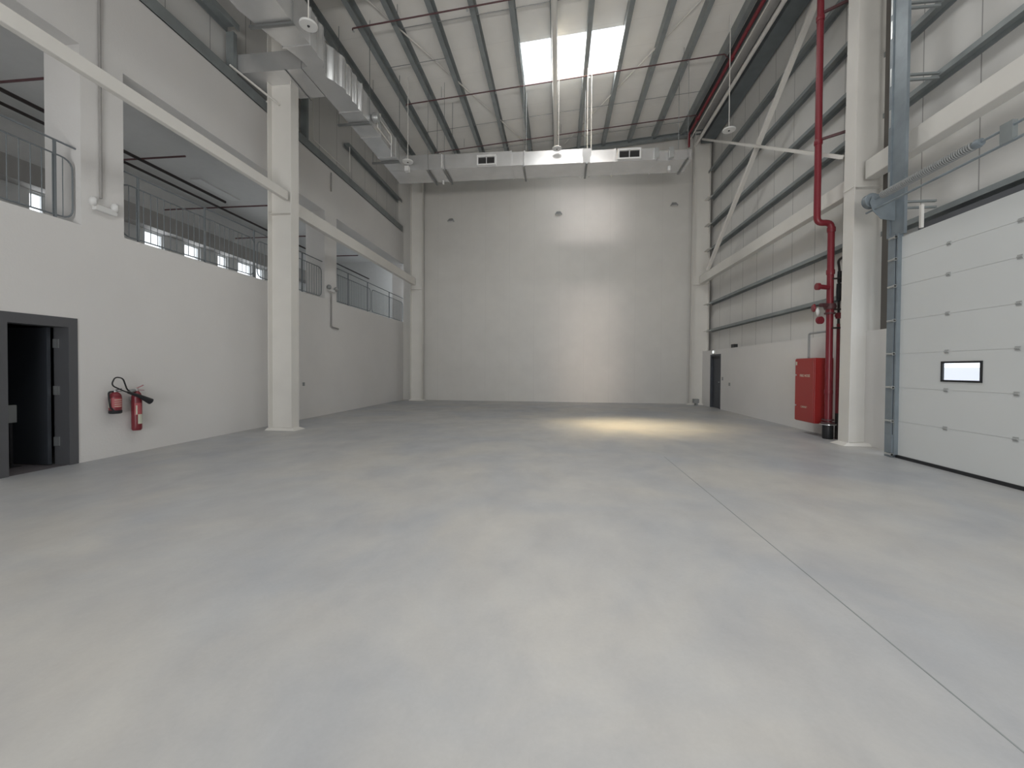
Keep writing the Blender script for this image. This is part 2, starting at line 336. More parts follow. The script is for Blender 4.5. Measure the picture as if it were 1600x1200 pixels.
# ------------------------------------------------------------------ frames: columns, rafters
def ibeam(mb, a, b, sd, upv, w, h, tf=0.014, tw=0.01):
    p = [(-w / 2, -h / 2), (w / 2, -h / 2), (w / 2, -h / 2 + tf), (tw / 2, -h / 2 + tf), (tw / 2, h / 2 - tf), (w / 2, h / 2 - tf), (w / 2, h / 2), (-w / 2, h / 2), (-w / 2, h / 2 - tf), (-tw / 2, h / 2 - tf), (-tw / 2, -h / 2 + tf), (-w / 2, -h / 2 + tf)]
    mb.prof(p, a, b, sd, upv); return mb
def column(xin, xout, y, w, label, taper=0.0, lean=0.0):
    """I-section column: inner flange at xin, outer at xout, web between"""
    s = 1 if xin < xout else -1; ztop = roof((xin + xout) / 2) - 0.24
    t = thing('steel_column', ((xin + xout) / 2, y, 0), label, 'column', 'steel portal frame columns')
    fi = MB(); xi = xin
    fi.add([(xi, y - w / 2, 0.0), (xi + s * .014, y - w / 2, 0), (xi + s * .014, y + w / 2, 0), (xi, y + w / 2, 0),
            (xi + taper, y - w / 2, ztop), (xi + taper + s * .014, y - w / 2, ztop), (xi + taper + s * .014, y + w / 2, ztop), (xi + taper, y + w / 2, ztop)],
           [(0, 3, 2, 1), (4, 5, 6, 7), (0, 1, 5, 4), (1, 2, 6, 5), (2, 3, 7, 6), (3, 0, 4, 7)])
    fi.build('flange', 'steel_white', t)
    MB().box(min(xout, xout - s * .014), max(xout, xout - s * .014), y - w / 2, y + w / 2, 0, ztop).build('flange', 'steel_white', t)
    wb = MB(); xa, xb = xin + s * .014, xout - s * .014
    wb.add([(xa, y - .006, 0), (xb, y - .006, 0), (xb, y - .006, ztop), (xa + taper, y - .006, ztop), (xa, y + .006, 0), (xb, y + .006, 0), (xb, y + .006, ztop), (xa + taper, y + .006, ztop)],
           [(0, 1, 2, 3), (7, 6, 5, 4), (0, 4, 5, 1), (3, 2, 6, 7), (0, 3, 7, 4), (1, 5, 6, 2)])
    wb.build('web', 'steel_white', t)
    bp = MB(); xl, xh = min(xin, xout), max(xin, xout)
    bp.add([(xl - .12, y - w / 2 - .06, 0), (xh + .05, y - w / 2 - .06, 0), (xh + .05, y + w / 2 + .06, 0), (xl - .12, y + w / 2 + .06, 0),
            (xl - .02, y - w / 2, .05), (xh + .02, y - w / 2, .05), (xh + .02, y + w / 2, .05), (xl - .02, y + w / 2, .05)],
           [(0, 3, 2, 1), (4, 5, 6, 7), (0, 1, 5, 4), (1, 2, 6, 5), (2, 3, 7, 6), (3, 0, 4, 7)]) if s > 0 else \
    bp.add([(xl - .05, y - w / 2 - .06, 0), (xh + .12, y - w / 2 - .06, 0), (xh + .12, y + w / 2 + .06, 0), (xl - .05, y + w / 2 + .06, 0),
            (xl - .02, y - w / 2, .05), (xh + .02, y - w / 2, .05), (xh + .02, y + w / 2, .05), (xl - .02, y + w / 2, .05)],
           [(0, 3, 2, 1), (4, 5, 6, 7), (0, 1, 5, 4), (1, 2, 6, 5), (2, 3, 7, 6), (3, 0, 4, 7)])
    bp.build('base_plate', 'steel_white', t)
    # stiffener plates where the tie beam meets
    for z in (5.0,):
        MB().box(min(xa, xb), max(xa, xb), y - w / 2 + .01, y + w / 2 - .01, z, z + .012).build('stiffener', 'steel_white', t)
    return t
column(-6.10, -6.68, 8.94, 0.28, 'off-white steel column standing in front of the left wall')
column(5.62, 6.29, 8.78, 0.30, 'off-white steel column beside the sectional door track', taper=0.07)
column(-6.10, -6.64, 17.98, 0.26, 'off-white steel column in the far left corner')
column(5.52, 6.20, 17.95, 0.26, 'off-white steel column in the far right corner by the small grey door', taper=0.06)
def rafter(y, label):
    t = MB(); xa, xb = -6.9, 6.25; h = 0.42; dz = 0.24
    ibeam(t, (xa, y, roof(xa) - dz - h / 2), (xb, y, roof(xb) - dz - h / 2), (0, 1, 0), (0, 0, 1), 0.24, h)
    tag(t.build('roof_rafter', 'steel_white'), label, 'rafter', 'portal frame rafters')
rafter(8.86, 'off-white rafter spanning between the two near columns')
rb = MB(); xa, xb = -6.6, 6.2
ibeam(rb, (xa, 17.95, roof(xa) - .33), (xb, 17.95, roof(xb) - .33), (0, 1, 0), (0, 0, 1), 0.24, 0.16)
tag(rb.build('roof_rafter', 'primer'), 'shallow rafter against the end wall under the roof', 'rafter', 'portal frame rafters')
rafter(-0.2, 'off-white rafter above the camera')

# tie beams along the walls
def tie(x, y0, y1, z0, z1, label, w=0.16):
    ibeam_m = MB(); zc = (z0 + z1) / 2
    ibeam_m.prof([(-w / 2, z0 - zc), (w / 2, z0 - zc), (w / 2, z1 - zc), (-w / 2, z1 - zc)], (x, y0, zc), (x, y1, zc), (1, 0, 0), (0, 0, 1))
    o = ibeam_m.build('tie_beam', 'steel_white', None, 0.012); return tag(o, label, 'beam', 'white tie beams between the columns')
tie(-6.2, -7.9, 8.78, 5.27, 5.47, 'off-white tie beam crossing the nearest left mezzanine openings', 0.10)
tie(-6.45, 8.97, 17.84, 5.17, 5.49, 'off-white tie beam on the left wall between near and far columns', 0.14)
tie(5.88, 8.95, 17.8, 5.01, 5.34, 'off-white tie beam on the right wall behind the red riser', 0.18)
tie(5.92, -7.9, 8.6, 5.12, 5.47, 'off-white tie beam above the sectional door', 0.22)
# wall bracing
def bracing(a, b, label, w=0.11):
    o = MB().bar(a, b, w, w, (1, 0, 0)).build('diagonal_brace', 'steel_white'); return tag(o, label, 'brace', 'right wall cross bracing')
bracing((5.76, 16.75, 5.36), (5.76, 9.1, 10.55), 'off-white diagonal brace rising from the far column towards the camera')
bracing((5.62, 17.1, 10.6), (5.62, 8.97, 5.74), 'off-white diagonal brace falling from the far corner to the near column', 0.07)
o = MB().tube([(5.60, 8.95, 10.78), (5.60, 17.9, 10.78)], 0.062).build('eave_strut', 'steel_white'); tag(o, 'long pale tube strut under the right eave', 'strut')
o = MB().tube([(5.60, -7.9, 10.78), (5.60, 8.75, 10.78)], 0.062).build('eave_strut', 'steel_white'); tag(o, 'pale tube strut above the sectional door bay', 'strut')
# dark eave girder between roof and right wall
o = MB().box(5.78, 6.26, 8.96, 17.8, 10.8, 11.25).build('eave_purlin', 'primer_dark'); tag(o, 'dark steel eave channel where roof meets right wall', 'purlin')
o = MB().box(5.36, 5.46, 8.0, 18.1, roof(5.41) - .36, roof(5.41) - .01).build('eave_purlin', 'primer_dark'); tag(o, 'dark steel channel between the red fire main and the pale eave strut', 'purlin')
o = MB().box(-7.32, -7.1, -7.9, 18.1, 10.1, 10.35).build('eave_purlin', 'primer_dark'); tag(o, 'dark steel eave channel where roof meets left wall', 'purlin')

# ------------------------------------------------------------------ purlins and girts
PX = [-6.2, -5.22, -4.32, -3.28, -2.24, -1.24, -0.2, 0.81, 1.86, 2.95, 3.97, 5.10]
CH = lambda h, w, t: [(0, 0), (w, 0), (w, t), (t, t), (t, h - t), (w, h - t), (w, h), (0, h)]
for i, x in enumerate(PX):
    z = roof(x) - 0.33
    t = MB()
    t.prof([(-.06, 0), (.075, 0), (.075, .014), (-.046, .014), (-.046, .316), (.075, .316), (.075, .33), (-.06, .33)], (x - .02, -7.9, z), (x - .02, 18.2, z), (1, 0, RB), (0, 0, 1))
    o = t.build('roof_purlin', 'primer'); tag(o, 'blue-grey roof purlin, %s from the left eave' % ORD[i], 'purlin', 'roof purlins')
o = MB().tube([(-0.17, 9.2, roof(-.2) - .425), (-0.17, 17.4, roof(-.2) - .425)], 0.085).build('ridge_strut', 'steel_white'); tag(o, 'white tube strut running below the roof light to the end wall', 'strut')
def girt(x, y0, y1, z, label, s=1, w=0.21, h=0.09):
    t = MB(); t.prof([(0, 0), (0.012, 0), (.012, h - .012), (w - .012, h - .012), (w - .012, 0), (w, 0), (w, h), (0, h)], (x, y0, z), (x, y1, z), (s, 0, 0), (0, 0, 1))
    o = t.build('wall_girt', 'primer'); tag(o, label, 'girt', 'steel wall girts'); return o
for i, z in enumerate((3.02, 4.12, 6.32, 7.34, 8.42, 9.56)):
    girt(6.10, 8.97, 17.8, z, 'blue-grey girt on the right wall beyond the near column, %s from the bottom' % ORD[i])
for i, z in enumerate((4.02, 6.25, 7.40, 8.5, 9.6)):
    girt(6.10, -7.9, 8.6, z, 'blue-grey girt over the sectional door, %s from the bottom' % ORD[i])
for i, z in enumerate((3.06, 4.16, 6.36, 7.38, 8.46)):
    o = MB().box(5.96, 6.1, 17.35, 17.8, z - 0.02, z - 0.005).build('girt_cleat', 'steel_white'); tag(o, 'small pale cleat holding a right wall girt at the far column, %s from the bottom' % ORD[i], 'cleat', 'girt cleats')
# door bay steelwork: near doorjamb, and a dark strip standing in for shaded cladding beyond the track
for y, za, lb in ((8.43, ZR, 'dark strip for shaded cladding between the near right column and the sectional door track'), (NY0 - 0.3, ZR, 'dark steel doorjamb post at the near side of the sectional door')):
    o = MB().box(6.07, 6.09, y - .09, y + .09, za, 10.6).build('jamb_and_shade_strip', 'jamb_shade'); tag(o, lb, 'post')
struct('trim_3', MB().box(6.02, 6.3, NY0, NY1, 3.66, 3.72).box(5.98, 6.31, NY0 + .0, NY1, 3.72, 3.9), 'dooredge', 'dark strip for the shaded gap over the sectional door', 'shade_strip')  # strip added where the cladding lies in shade; its grey carries that shade
# left upper girts
girt(-7.32, -7.9, 18.1, 7.69, 'blue-grey girt lying along the top of the left block wall', 1, 0.22, 0.24)
girt(-7.33, -7.9, 8.40, 8.84, 'higher blue-grey girt in the top left corner', 1, 0.3, 0.14)
girt(-7.33, 13.35, 18.1, 9.0, 'higher blue-grey girt on the far left cladding', 1, 0.2, 0.12)
for y, z1, lb in ((8.42, 8.84, 'short blue-grey post between girts near the left column'), (11.05, 9.3, 'blue-grey post framing the bay beyond the left column')):
    o = MB().box(-7.33, -7.15, y - .05, y + .05, 7.84, z1).build('girt_post', 'primer'); tag(o, lb, 'post', 'left wall girt posts')
o = MB().tube(round_path([(-7.08, 11.22, 9.2), (-7.08, 11.22, 8.06), (-7.08, 13.3, 8.06), (-7.08, 13.3, 8.95)], .08), .014, 8).build('refrigerant_pipe', 'steel_white'); tag(o, 'thin pale pipe bent around the framed bay on the left cladding', 'pipe')
o = MB().bar((-7.0, 9.2, 7.83), (-6.4, 9.0, 7.55), .03, .03).build('fly_brace', 'steel_white'); tag(o, 'short pale fly brace from left column to the wall girt', 'brace')
o = MB().bar((-7.1, 8.2, 7.98), (-6.45, 8.9, 7.52), .035, .03).build('fly_brace', 'steel_white'); tag(o, 'pale angle brace between left wall girt and near column', 'brace')

# roof cross bracing rods, sag rods
def rod(a, b, r, name, label, cat='rod', group=None, mt='steel_white'):
    o = MB().tube([a, b], r, 8).build(name, mt); return tag(o, label, cat, group)
def rp(x, y, off): return (x, y, roof(x) - off)
rod(rp(-5.2, 8.95, .13), rp(-1.2, 17.7, .13), .022, 'bracing_rod', 'thin pale roof bracing rod on the left half of the roof', 'rod', 'roof bracing rods')
rod(rp(3.95, 11.2, .13), rp(0.2, 17.7, .13), .022, 'bracing_rod', 'thin pale roof bracing rod right of the roof light', 'rod', 'roof bracing rods')
for i, (y, xa, xb) in enumerate(((10.75, -4.3, 5.0), (12.0, -5.2, -3.3), (15.4, -5.2, 5.0), (17.2, -5.2, 5.0))):
    rod(rp(xa, y, .19), rp(xb, y, .19), .009, 'sag_rod', 'thin sag rod across the purlins, %s from the camera' % ORD[i], 'rod', 'purlin sag rods', 'ductseam')

# ------------------------------------------------------------------ fire pipework
def pipe_run(pts, r, name, label, m='red', group=None, rad=0.12, seg=16):
    o = MB().tube(round_path(pts, rad), r, seg).build(name, m); return tag(o, label, 'pipe', group)
main = thing('fire_main', (5.18, 12, 10.9), 'bright red fire main running under the roof along the right side', 'pipe')
MB().tube([rp(5.2, -7.9, .6), rp(5.2, 17.2, .6)], .055, 14).build('pipe', 'red', main)
for y in (10.2, 13.35, 16.4, 7.1): MB().lathe([(.075, -.05), (.075, .05)], rp(5.2, y, .6), (0, 1, 0), 14).build('coupling', 'red', main)
MB().tube(round_path([rp(5.2, 17.2, .6), (5.2, 17.45, roof(5.2) - .6), (5.2, 17.45, 10.5)], .1), .05, 14).build('elbow', 'red', main)
rod((5.3, 9.1, roof(5.3) - .72), (5.3, 17.7, roof(5.3) - .72), .022, 'white_conduit', 'thin pale conduit beside the red fire main', 'conduit')
def sprinkler(y, xa, xb, label):
    t = thing('sprinkler_line', rp((xa + xb) / 2, y, .4), label, 'pipe', 'sprinkler branch lines')
    MB().tube(round_path([rp(xa, y, .50), rp(xa, y, .45), rp(xb, y, .45), rp(xb + .08, y, .58)], .04), .019, 10).build('pipe', 'darkred', t)
    x = xa + 0.02
    k = 0
    while x < xb - 0.3:
        c = rp(x, y, .47)
        MB().lathe([(.011, -.06), (.011, 0)], c).lathe([(.03, -.065), (.03, -.06)], c, seg=10).build('sprinkler_head', 'chrome', t)
        x += 3.0; k += 1
    for x in (xa + 1.2, (xa + xb) / 2, xb - 1.2):
        MB().tube([rp(x, y, .39), rp(x, y, .05)], .007, 6).build('hanger_rod', 'ductseam', t)
sprinkler(10.2, -5.35, 5.12, 'dark red sprinkler branch pipe under the roof, nearest the camera')
sprinkler(13.33, -5.1, 5.0, 'dark red sprinkler branch pipe crossing below the roof light')
sprinkler(16.4, -5.05, 5.15, 'dark red sprinkler branch pipe nearest the end wall')
sprinkler(3.9, -5.35, 5.12, 'dark red sprinkler branch pipe above the camera')
# riser beside the right column
rs = thing('fire_riser', (5.74, 9.45, 0), 'thick red fire riser pipe with valves beside the near right column', 'pipe')
MB().tube(round_path([(5.745, 9.45, .33), (5.745, 9.45, 4.60), (5.46, 9.45, 4.60), (5.46, 9.45, 10.86)], .12), .064, 18).build('pipe', 'red', rs)
MB().tube([(5.46, 9.45, 10.8), (5.24, 9.45, 11.0)], .06, 14).build('elbow', 'red', rs)
for z, x in ((4.45, 5.745), (3.55, 5.745), (2.72, 5.745), (1.0, 5.745), (6.3, 5.46), (8.9, 5.46)):
    MB().lathe([(.074, -.05), (.078, -.03), (.078, .03), (.074, .05)], (x, 9.45, z)).build('coupling', 'red', rs)
for z, w in ((0.33, .12), (0.39, .11), (2.66, .10)):
    MB().lathe([(w, 0), (w, .03)], (5.745, 9.45, z)).build('flange_ring', 'darkred', rs)
MB().lathe([(.09, 0), (.10, .02), (.10, .27), (.095, .30)], (5.745, 9.45, 0.0)).build('base_drum', 'black', rs)
MB().lathe([(.15, .30), (.15, .318)], (5.745, 9.45, 0.0)).build('base_flange', 'chrome', rs)
for z, x in ((6.35, 5.46), (9.0, 5.46)):
    MB().bar((x, 9.45, z), (5.95, 9.1, z + .02), .04, .05).build('bracket', 'darkred', rs)
# valve trim on the riser
vt = MB().tube([(5.7, 9.42, 3.22), (5.48, 9.40, 3.24)], .05, 12).lathe([(.075, -.03), (.075, .03)], (5.47, 9.40, 3.24), (1, 0, 0), 14); vt.build('outlet', 'red', rs)
vb = MB().lathe([(.10, -.06), (.12, 0), (.10, .06)], (5.745, 9.45, 2.82)).tube([(5.68, 9.40, 2.84), (5.5, 9.36, 2.84)], .04, 10)
vb.build('valve_body', 'darkred', rs)
MB().lathe([(.085, -.02), (.085, .0), (.02, .02)], (5.45, 9.33, 2.70), (0.7, -0.7, 0), 16).build('pressure_gauge', 'white', rs)
MB().lathe([(.07, -.03), (.09, .0), (.02, .03)], (5.38, 9.36, 2.78), (1, -0.2, 0), 16).build('alarm_gong', 'red', rs)
MB().lathe([(.08, -.03), (.08, .03)], (5.50, 9.36, 2.52), (0.3, -1, 0), 16).build('hand_wheel', 'red', rs)
for z in (2.36, 2.75, 3.4): MB().tube([(5.745, 9.40, z), (5.92, 9.36, z)], .018, 8).build('branch_tube', 'blackpipe', rs)
# drain pipe parallel
dr = thing('drain_pipe', (5.9, 9.42, 0), 'slim dark red drain pipe with black valves right of the thick riser', 'pipe')
MB().tube([(5.90, 9.42, 0), (5.90, 9.42, .55)], .034, 10).build('pipe', 'blackpipe', dr)
MB().tube([(5.90, 9.42, .55), (5.90, 9.42, 2.45)], .032, 10).build('pipe', 'red', dr)
MB().tube(round_path([(5.90, 9.42, 2.45), (5.90, 9.42, 3.62), (5.86, 9.40, 3.78), (5.94, 9.36, 3.86), (5.96, 9.36, 3.7)], .05), .024, 10).build('pipe', 'blackpipe', dr)
MB().lathe([(.05, -.06), (.06, 0), (.05, .06)], (5.90, 9.42, 2.62)).tube([(5.82, 9.40, 2.62), (6.0, 9.38, 2.62)], .03, 10).build('valve', 'red', dr)
MB().lathe([(.045, -.18), (.05, 0), (.045, .18)], (5.90, 9.42, 3.12)).build('valve', 'black', dr)
MB().lathe([(.04, -.12), (.045, 0), (.04, .12)], (5.91, 9.42, 3.44)).build('valve', 'black', dr)
# black conduit from the cabinet to the riser
pipe_run([(5.72, 10.12, 1.74), (5.72, 10.12, 2.30), (5.74, 9.5, 2.30)], .022, 'hose_supply_pipe', 'thin dark pipe rising from the red hose cabinet and bending to the riser', 'grey', rad=.05)
M['grey2'] = M['blackpipe']
# fire hose cabinet
fc = thing('fire_hose_cabinet', (5.8, 10.07, .285), 'red fire hose cabinet hung on the low right wall', 'fire cabinet')
MB().box(5.62, 5.995, 9.71, 10.43, .285, 1.735).build('cabinet_body', 'cabred', fc, .006)
dd = MB().box(5.598, 5.619, 9.72, 10.42, .30, 1.72).build('door', 'cabred', fc, .005)
def textobj(s, loc, size, rot, m, parent, name='lettering'):
    c = bpy.data.curves.new(name, 'FONT'); c.body = s; c.size = size; c.extrude = 0.0005; c.align_x = 'CENTER'; c.align_y = 'CENTER'
    o = bpy.data.objects.new(name, c); c.materials.append(M[m]); COL.objects.link(o)
    # turn into a mesh so it is an ordinary part
    dg = bpy.context.evaluated_depsgraph_get(); me = bpy.data.meshes.new_from_object(o.evaluated_get(dg)); me.materials.clear(); me.materials.append(M[m])
    bpy.data.objects.remove(o); q = bpy.data.objects.new(name, me); COL.objects.link(q); q.location = loc; q.rotation_euler = rot
    if parent is not None:
        q.parent = parent
        if parent.type == 'EMPTY': q.matrix_parent_inverse = Matrix.Translation(-parent.location)
    return q
def strokes(y0, y1, z, h, n, x=5.5965):
    mb = MB(); y = y0; rnd = random.Random(n)
    while y > y1:
        w = rnd.uniform(.016, .03); mb.box(x, x + .001, y - w, y, z - h / 2, z + h / 2 * rnd.uniform(.6, 1)); y -= w + rnd.uniform(.006, .012)
    return mb
textobj('FIRE HOSE', (5.597, 10.04, 1.335), .085, (math.pi / 2, 0, -math.pi / 2), 'label', dd)
textobj('CABINET', (5.597, 10.06, .62), .06, (math.pi / 2, 0, -math.pi / 2), 'label', dd)
MB().box(5.590, 5.598, 10.345, 10.385, 1.58, 1.66).build('sticker', 'label', dd)
MB().lathe([(.018, 0), (.018, .012)], (5.598, 10.37, 1.35), (-1, 0, 0), 12).build('lock', 'chrome', dd)
MB().lathe([(.018, 0), (.018, .012)], (5.598, 10.37, .64), (-1, 0, 0), 12).build('lock', 'chrome', dd)

# ------------------------------------------------------------------ sectional door (right)
d3 = thing('door_3', (XDOOR, 5.2, 0), 'large white sectional overhead door closed on the right', 'door', kind='structure')
PZ = [0.05, .615, 1.178, 1.743, 2.30, 2.873, 3.322, 3.69]
XP = 5.66; YD0, YD1 = 2.98, 7.53
for i in range(len(PZ) - 1):
    z0, z1 = PZ[i], PZ[i + 1]
    pn = MB()
    wy0, wy1, wz0, wz1 = 6.165, 6.762, 1.300, 1.600
    if i == 2:
        pn.box(XP, XP + .04, YD0, wy0, z0 + .0017, z1 - .0017).box(XP, XP + .04, wy1, YD1, z0 + .0017, z1 - .0017).box(XP, XP + .04, wy0, wy1, z0 + .0017, wz0).box(XP, XP + .04, wy0, wy1, wz1, z1 - .0017)
    else: pn.box(XP, XP + .04, YD0, YD1, z0 + .0017, z1 - .0017)
    p_ = pn.build('panel', 'door_white', d3)
    if i == 2:
        fr = MB(); t = .028
        fr.box(XP - .012, XP + .012, wy0, wy0 + t, wz0, wz1).box(XP - .012, XP + .012, wy1 - t, wy1, wz0, wz1).box(XP - .012, XP + .012, wy0 + t, wy1 - t, wz0, wz0 + t).box(XP - .012, XP + .012, wy0 + t, wy1 - t, wz1 - t, wz1)
        fr.build('window_frame', 'black', p_)
        MB().box(XP + .002, XP + .006, wy0 + t, wy1 - t, wz0 + t, wz1 - t).build('pane', 'glass', p_)
MB().box(XP + .008, XP + .036, YD0, YD1, .02, 3.68).build('tongue', 'door_white', d3)      # inner tongue, seen only as a thin line
# keep the window clear: tongue is split around it
bpy.data.objects.remove(d3.children[-1])
for a, b, c, d_ in ((YD0, 6.15, .02, 3.68), (6.78, YD1, .02, 3.68), (6.15, 6.78, .02, 1.29), (6.15, 6.78, 1.61, 3.68)):
    MB().box(XP + .010, XP + .034, a, b, c, d_).build('panel_core', 'door_white', d3)
MB().box(XP - .012, XP + .045, YD0, YD1 + .02, .0, .05).build('bottom_seal', 'black', d3)
for z in PZ[1:-1]:
    for y in (6.68, 5.745, 4.82, 3.9):
        h = MB().box(XP - .008, XP, y - .032, y + .032, z - .028, z + .028).tube([(XP - .012, y - .03, z), (XP - .012, y + .03, z)], .009, 8)
        h.build('hinge', 'lightgrey', d3)
# tracks
tk = thing('door_track', (XDOOR, 7.62, 0), 'blue-grey vertical door track beside the white sectional door', 'door track')
tr_ = MB().prof([(0, 0), (.10, 0), (.10, .012), (.012, .012), (.012, .075), (0, .075)], (5.60, 7.585, 0), (5.60, 7.585, 3.75), (1, 0, 0), (0, 1, 0)); tr_.build('angle', 'doorgrey', tk)  # dark grey carries the shade inside the track recess
MB().box(5.60, 5.68, 7.515, 7.545, 0.05, 3.75).build('guide_rail', 'track', tk)
MB().box(5.585, 5.60, 7.56, 7.70, 0, 3.75).build('jamb_angle', 'track', tk)
for z in [.05] + PZ[1:]:
    MB().tube([(5.575, 7.52, z), (5.575, 7.67, z)], .017, 10).lathe([(.026, 0), (.026, .025)], (5.575, 7.52, z), (0, 1, 0), 12).build('roller', 'chrome', tk)
MB().box(5.57, 5.60, 7.54, 7.66, .08, .38).build('bottom_bracket', 'track', tk)
MB().box(5.62, 5.665, 7.43, 7.70, 3.72, 10.3).box(5.60, 5.62, 7.70, 7.76, 3.72, 10.3).build('guide_plate', 'track', tk)
for z in (4.55, 5.6, 6.3, 7.1, 7.5): 
    MB().box(5.596, 5.60, 7.715, 7.745, z, z + .3).build('slot_strip', 'chrome', tk)
for z in (4.22, 4.12, 6.28, 6.20, 7.44, 7.36):
    MB().box(5.665, 6.1, 7.43, 7.47, z, z + .03).build('stay', 'primer', tk)
# torsion shaft with drum and spring
sh = thing('torsion_shaft', (5.3, 6, 4.35), 'grey torsion spring shaft with cable drum over the sectional door', 'door shaft')
MB().tube([(5.3, 2.6, 4.36), (5.3, 7.86, 4.36)], .016, 10).build('shaft', 'track', sh)
MB().lathe([(.115, -.05), (.125, -.04), (.10, 0), (.125, .04), (.115, .05)], (5.3, 7.70, 4.36), (0, 1, 0), 24).build('cable_drum', 'track', sh)
sp = []; n = 46
for k in range(n * 10 + 1):
    a = k / 10 * 2 * math.pi; sp.append((5.3 + .048 * math.cos(a), 7.45 - (7.45 - 5.95) * k / (n * 10), 4.36 + .048 * math.sin(a)))
MB().tube(sp, .013, 6).build('spring', 'grey', sh)
MB().lathe([(.045, -.05), (.06, 0), (.045, .05)], (5.3, 5.9, 4.36), (0, 1, 0), 16).build('spring_plug', 'track', sh)
MB().prof([(5.22, 4.30), (5.27, 4.16), (5.40, 4.02), (5.61, 3.98), (5.61, 4.40), (5.36, 4.44), (5.26, 4.42)], (0, 7.60, 0), (0, 7.612, 0), (1, 0, 0), (0, 0, 1)).build('bearing_plate', 'track', sh)
o = MB().tube([(5.3, 7.8, 4.19), (5.3, 2.6, 4.17)], .017, 10).build('cross_shaft', 'track'); tag(o, 'thin straight rod just below the torsion spring', 'rod')
o = MB().box(5.28, 5.34, 5.48, 5.62, 4.18, 4.42).build('centre_bracket', 'primer'); tag(o, 'small blue-grey centre bearing bracket on the spring shaft', 'bracket')
o = MB().box(5.66, 5.70, 7.16, 7.20, 3.72, 4.08).build('stub_post', 'steel_white'); tag(o, 'short pale stub post above the sectional door corner', 'post')
# door 2 at the far right
d2 = thing('door_2', (XR, 16.5, 0), 'small dark grey personnel door at the far end of the right wall', 'door', kind='structure')
f2 = MB(); t = .07
f2.box(XR - .015, XR + .15, BD0, BD0 + t, 0, BDZ).box(XR - .015, XR + .15, BD1 - t, BD1, 0, BDZ).box(XR - .015, XR + .15, BD0 + t, BD1 - t, BDZ - t, BDZ)
f2.build('door_frame', 'doorgrey', d2)
l2 = MB().box(XR + .06, XR + .10, BD0 + t, BD1 - t, .005, BDZ - t).build('door_leaf', 'doorgrey', d2)
MB().box(XR + .04, XR + .06, BD0 + t, BD1 - t, 1.88, 1.96).build('door_closer', 'black', l2)
MB().tube([(XR + .03, BD0 + .16, 1.0), (XR + .03, BD0 + .28, 1.0)], .012, 8).build('door_handle', 'chrome', l2)
es = thing('exit_light', (XR, 16.55, 2.16), 'small lit round lamp above the small grey far door', 'lamp')
MB().lathe([(.075, 0), (.075, .05)], (XR, 16.6, 2.15), (-1, 0, 0), 16).build('housing', 'white', es)
MB().lathe([(.055, .05), (.045, .07)], (XR, 16.6, 2.15), (-1, 0, 0), 16).build('lens', 'lit', es)
for y, z, s, lb, m_ in ((15.78, 1.14, .05, 'dark switch plate right beside the small far door', 'grey'), (15.17, .96, .045, 'small grey socket on the low right wall, beyond the switch', 'grey')):
    o = MB().box(XR - .02, XR, y - s, y + s, z - s * 1.2, z + s * 1.2).build('wall_switch', m_, None, .004); tag(o, lb, 'switch')
o = MB().box(5.55, 5.75, 17.5, 17.7, .1, .26).build('junction_box', 'grey'); tag(o, 'grey box at the foot of the far right column', 'box')
o = MB().box(5.62, 5.70, 17.5, 17.7, .0, .1).build('box_foot', 'grey'); tag(o, 'small stand under the grey box at the far right column', 'stand')
o = MB().box(6.0, 6.12, 14.85, 15.1, ZR, ZR + .12).build('sealant_box', 'black'); tag(o, 'small dark item resting on top of the low right wall', 'box')
o = MB().box(XW, XW + .02, 10.77, 10.85, .94, 1.04).build('wall_switch', 'grey', None, .004); tag(o, 'tiny grey switch on the left wall just past the column', 'switch')

# ------------------------------------------------------------------ ducts
dz0, dz1 = 8.0, 8.50
d = thing('supply_duct', (-5.4, 9, 8.0), 'long silver sheet-metal air duct along the left side under the roof', 'air duct')
# plan outline: right side with the shallow offset, left side with taper
ysamp = [-7.5, 3, 6, 7.0, 8.0, 8.15, 8.28, 8.4, 8.55, 8.7, 8.8, 8.9, 9.0, 9.1, 9.25, 9.45, 9.7, 10.2, 11.0, 12.0, 13.0, 14.1]
def xr(y):
    b = -5.05
    if 8.3 < y < 9.2: b -= .17 * math.sin((y - 8.3) / .9 * math.pi) ** 2
    if 8.1 < y < 10.2: b += .018 * math.sin(y * 22)
    return b
def xl(y):
    if y < 7.3: return -5.88
    if y < 8.47: return -5.88 + .41 * math.sin((y - 7.3) / 1.17 * math.pi / 2) ** 1.5
    return -5.62
def zt(y): return 8.74 - .24 * min(1, max(0, (y - 9) / 4.5))
ysf = [y for y in ysamp if y < 8] + [8 + .03 * k for k in range(74)] + [10.4, 11, 12, 13, 13.19]
mb = MB(); vv = []; ff = []
for y in ysf: vv += [(xl(y), y, dz0), (xr(y), y, dz0), (xr(y), y, zt(y)), (xl(y), y, zt(y))]
for i in range(len(ysf) - 1):
    a = i * 4
    for k in range(4): ff.append((a + k, a + (k + 1) % 4, a + 4 + (k + 1) % 4, a + 4 + k))
ff += [(0, 1, 2, 3), tuple(len(vv) - 4 + k for k in (3, 2, 1, 0))]
mb.add(vv, ff); mb.build('duct_casing', 'duct', d)
for y in (7.9, 10.05, 11.2, 12.3):
    MB().box(xl(y) - .02, xr(y) + .02, y - .018, y + .018, dz0 - .015, zt(y) + .02).build('duct_joint', 'duct', d)
for y in (7.33, 10.5, 12.55):
    q = MB().box(-5.92, -5.02, y - .03, y + .03, dz0 - .06, dz0 - .016)
    q.tube([(-5.90, y, dz0 - .05), (-5.90, y, roof(-5.9) - .05)], .008, 6).tube([(-5.03, y, dz0 - .05), (-5.03, y, roof(-5.03) - .05)], .008, 6)
    q.build('hanger', 'ductseam', d)
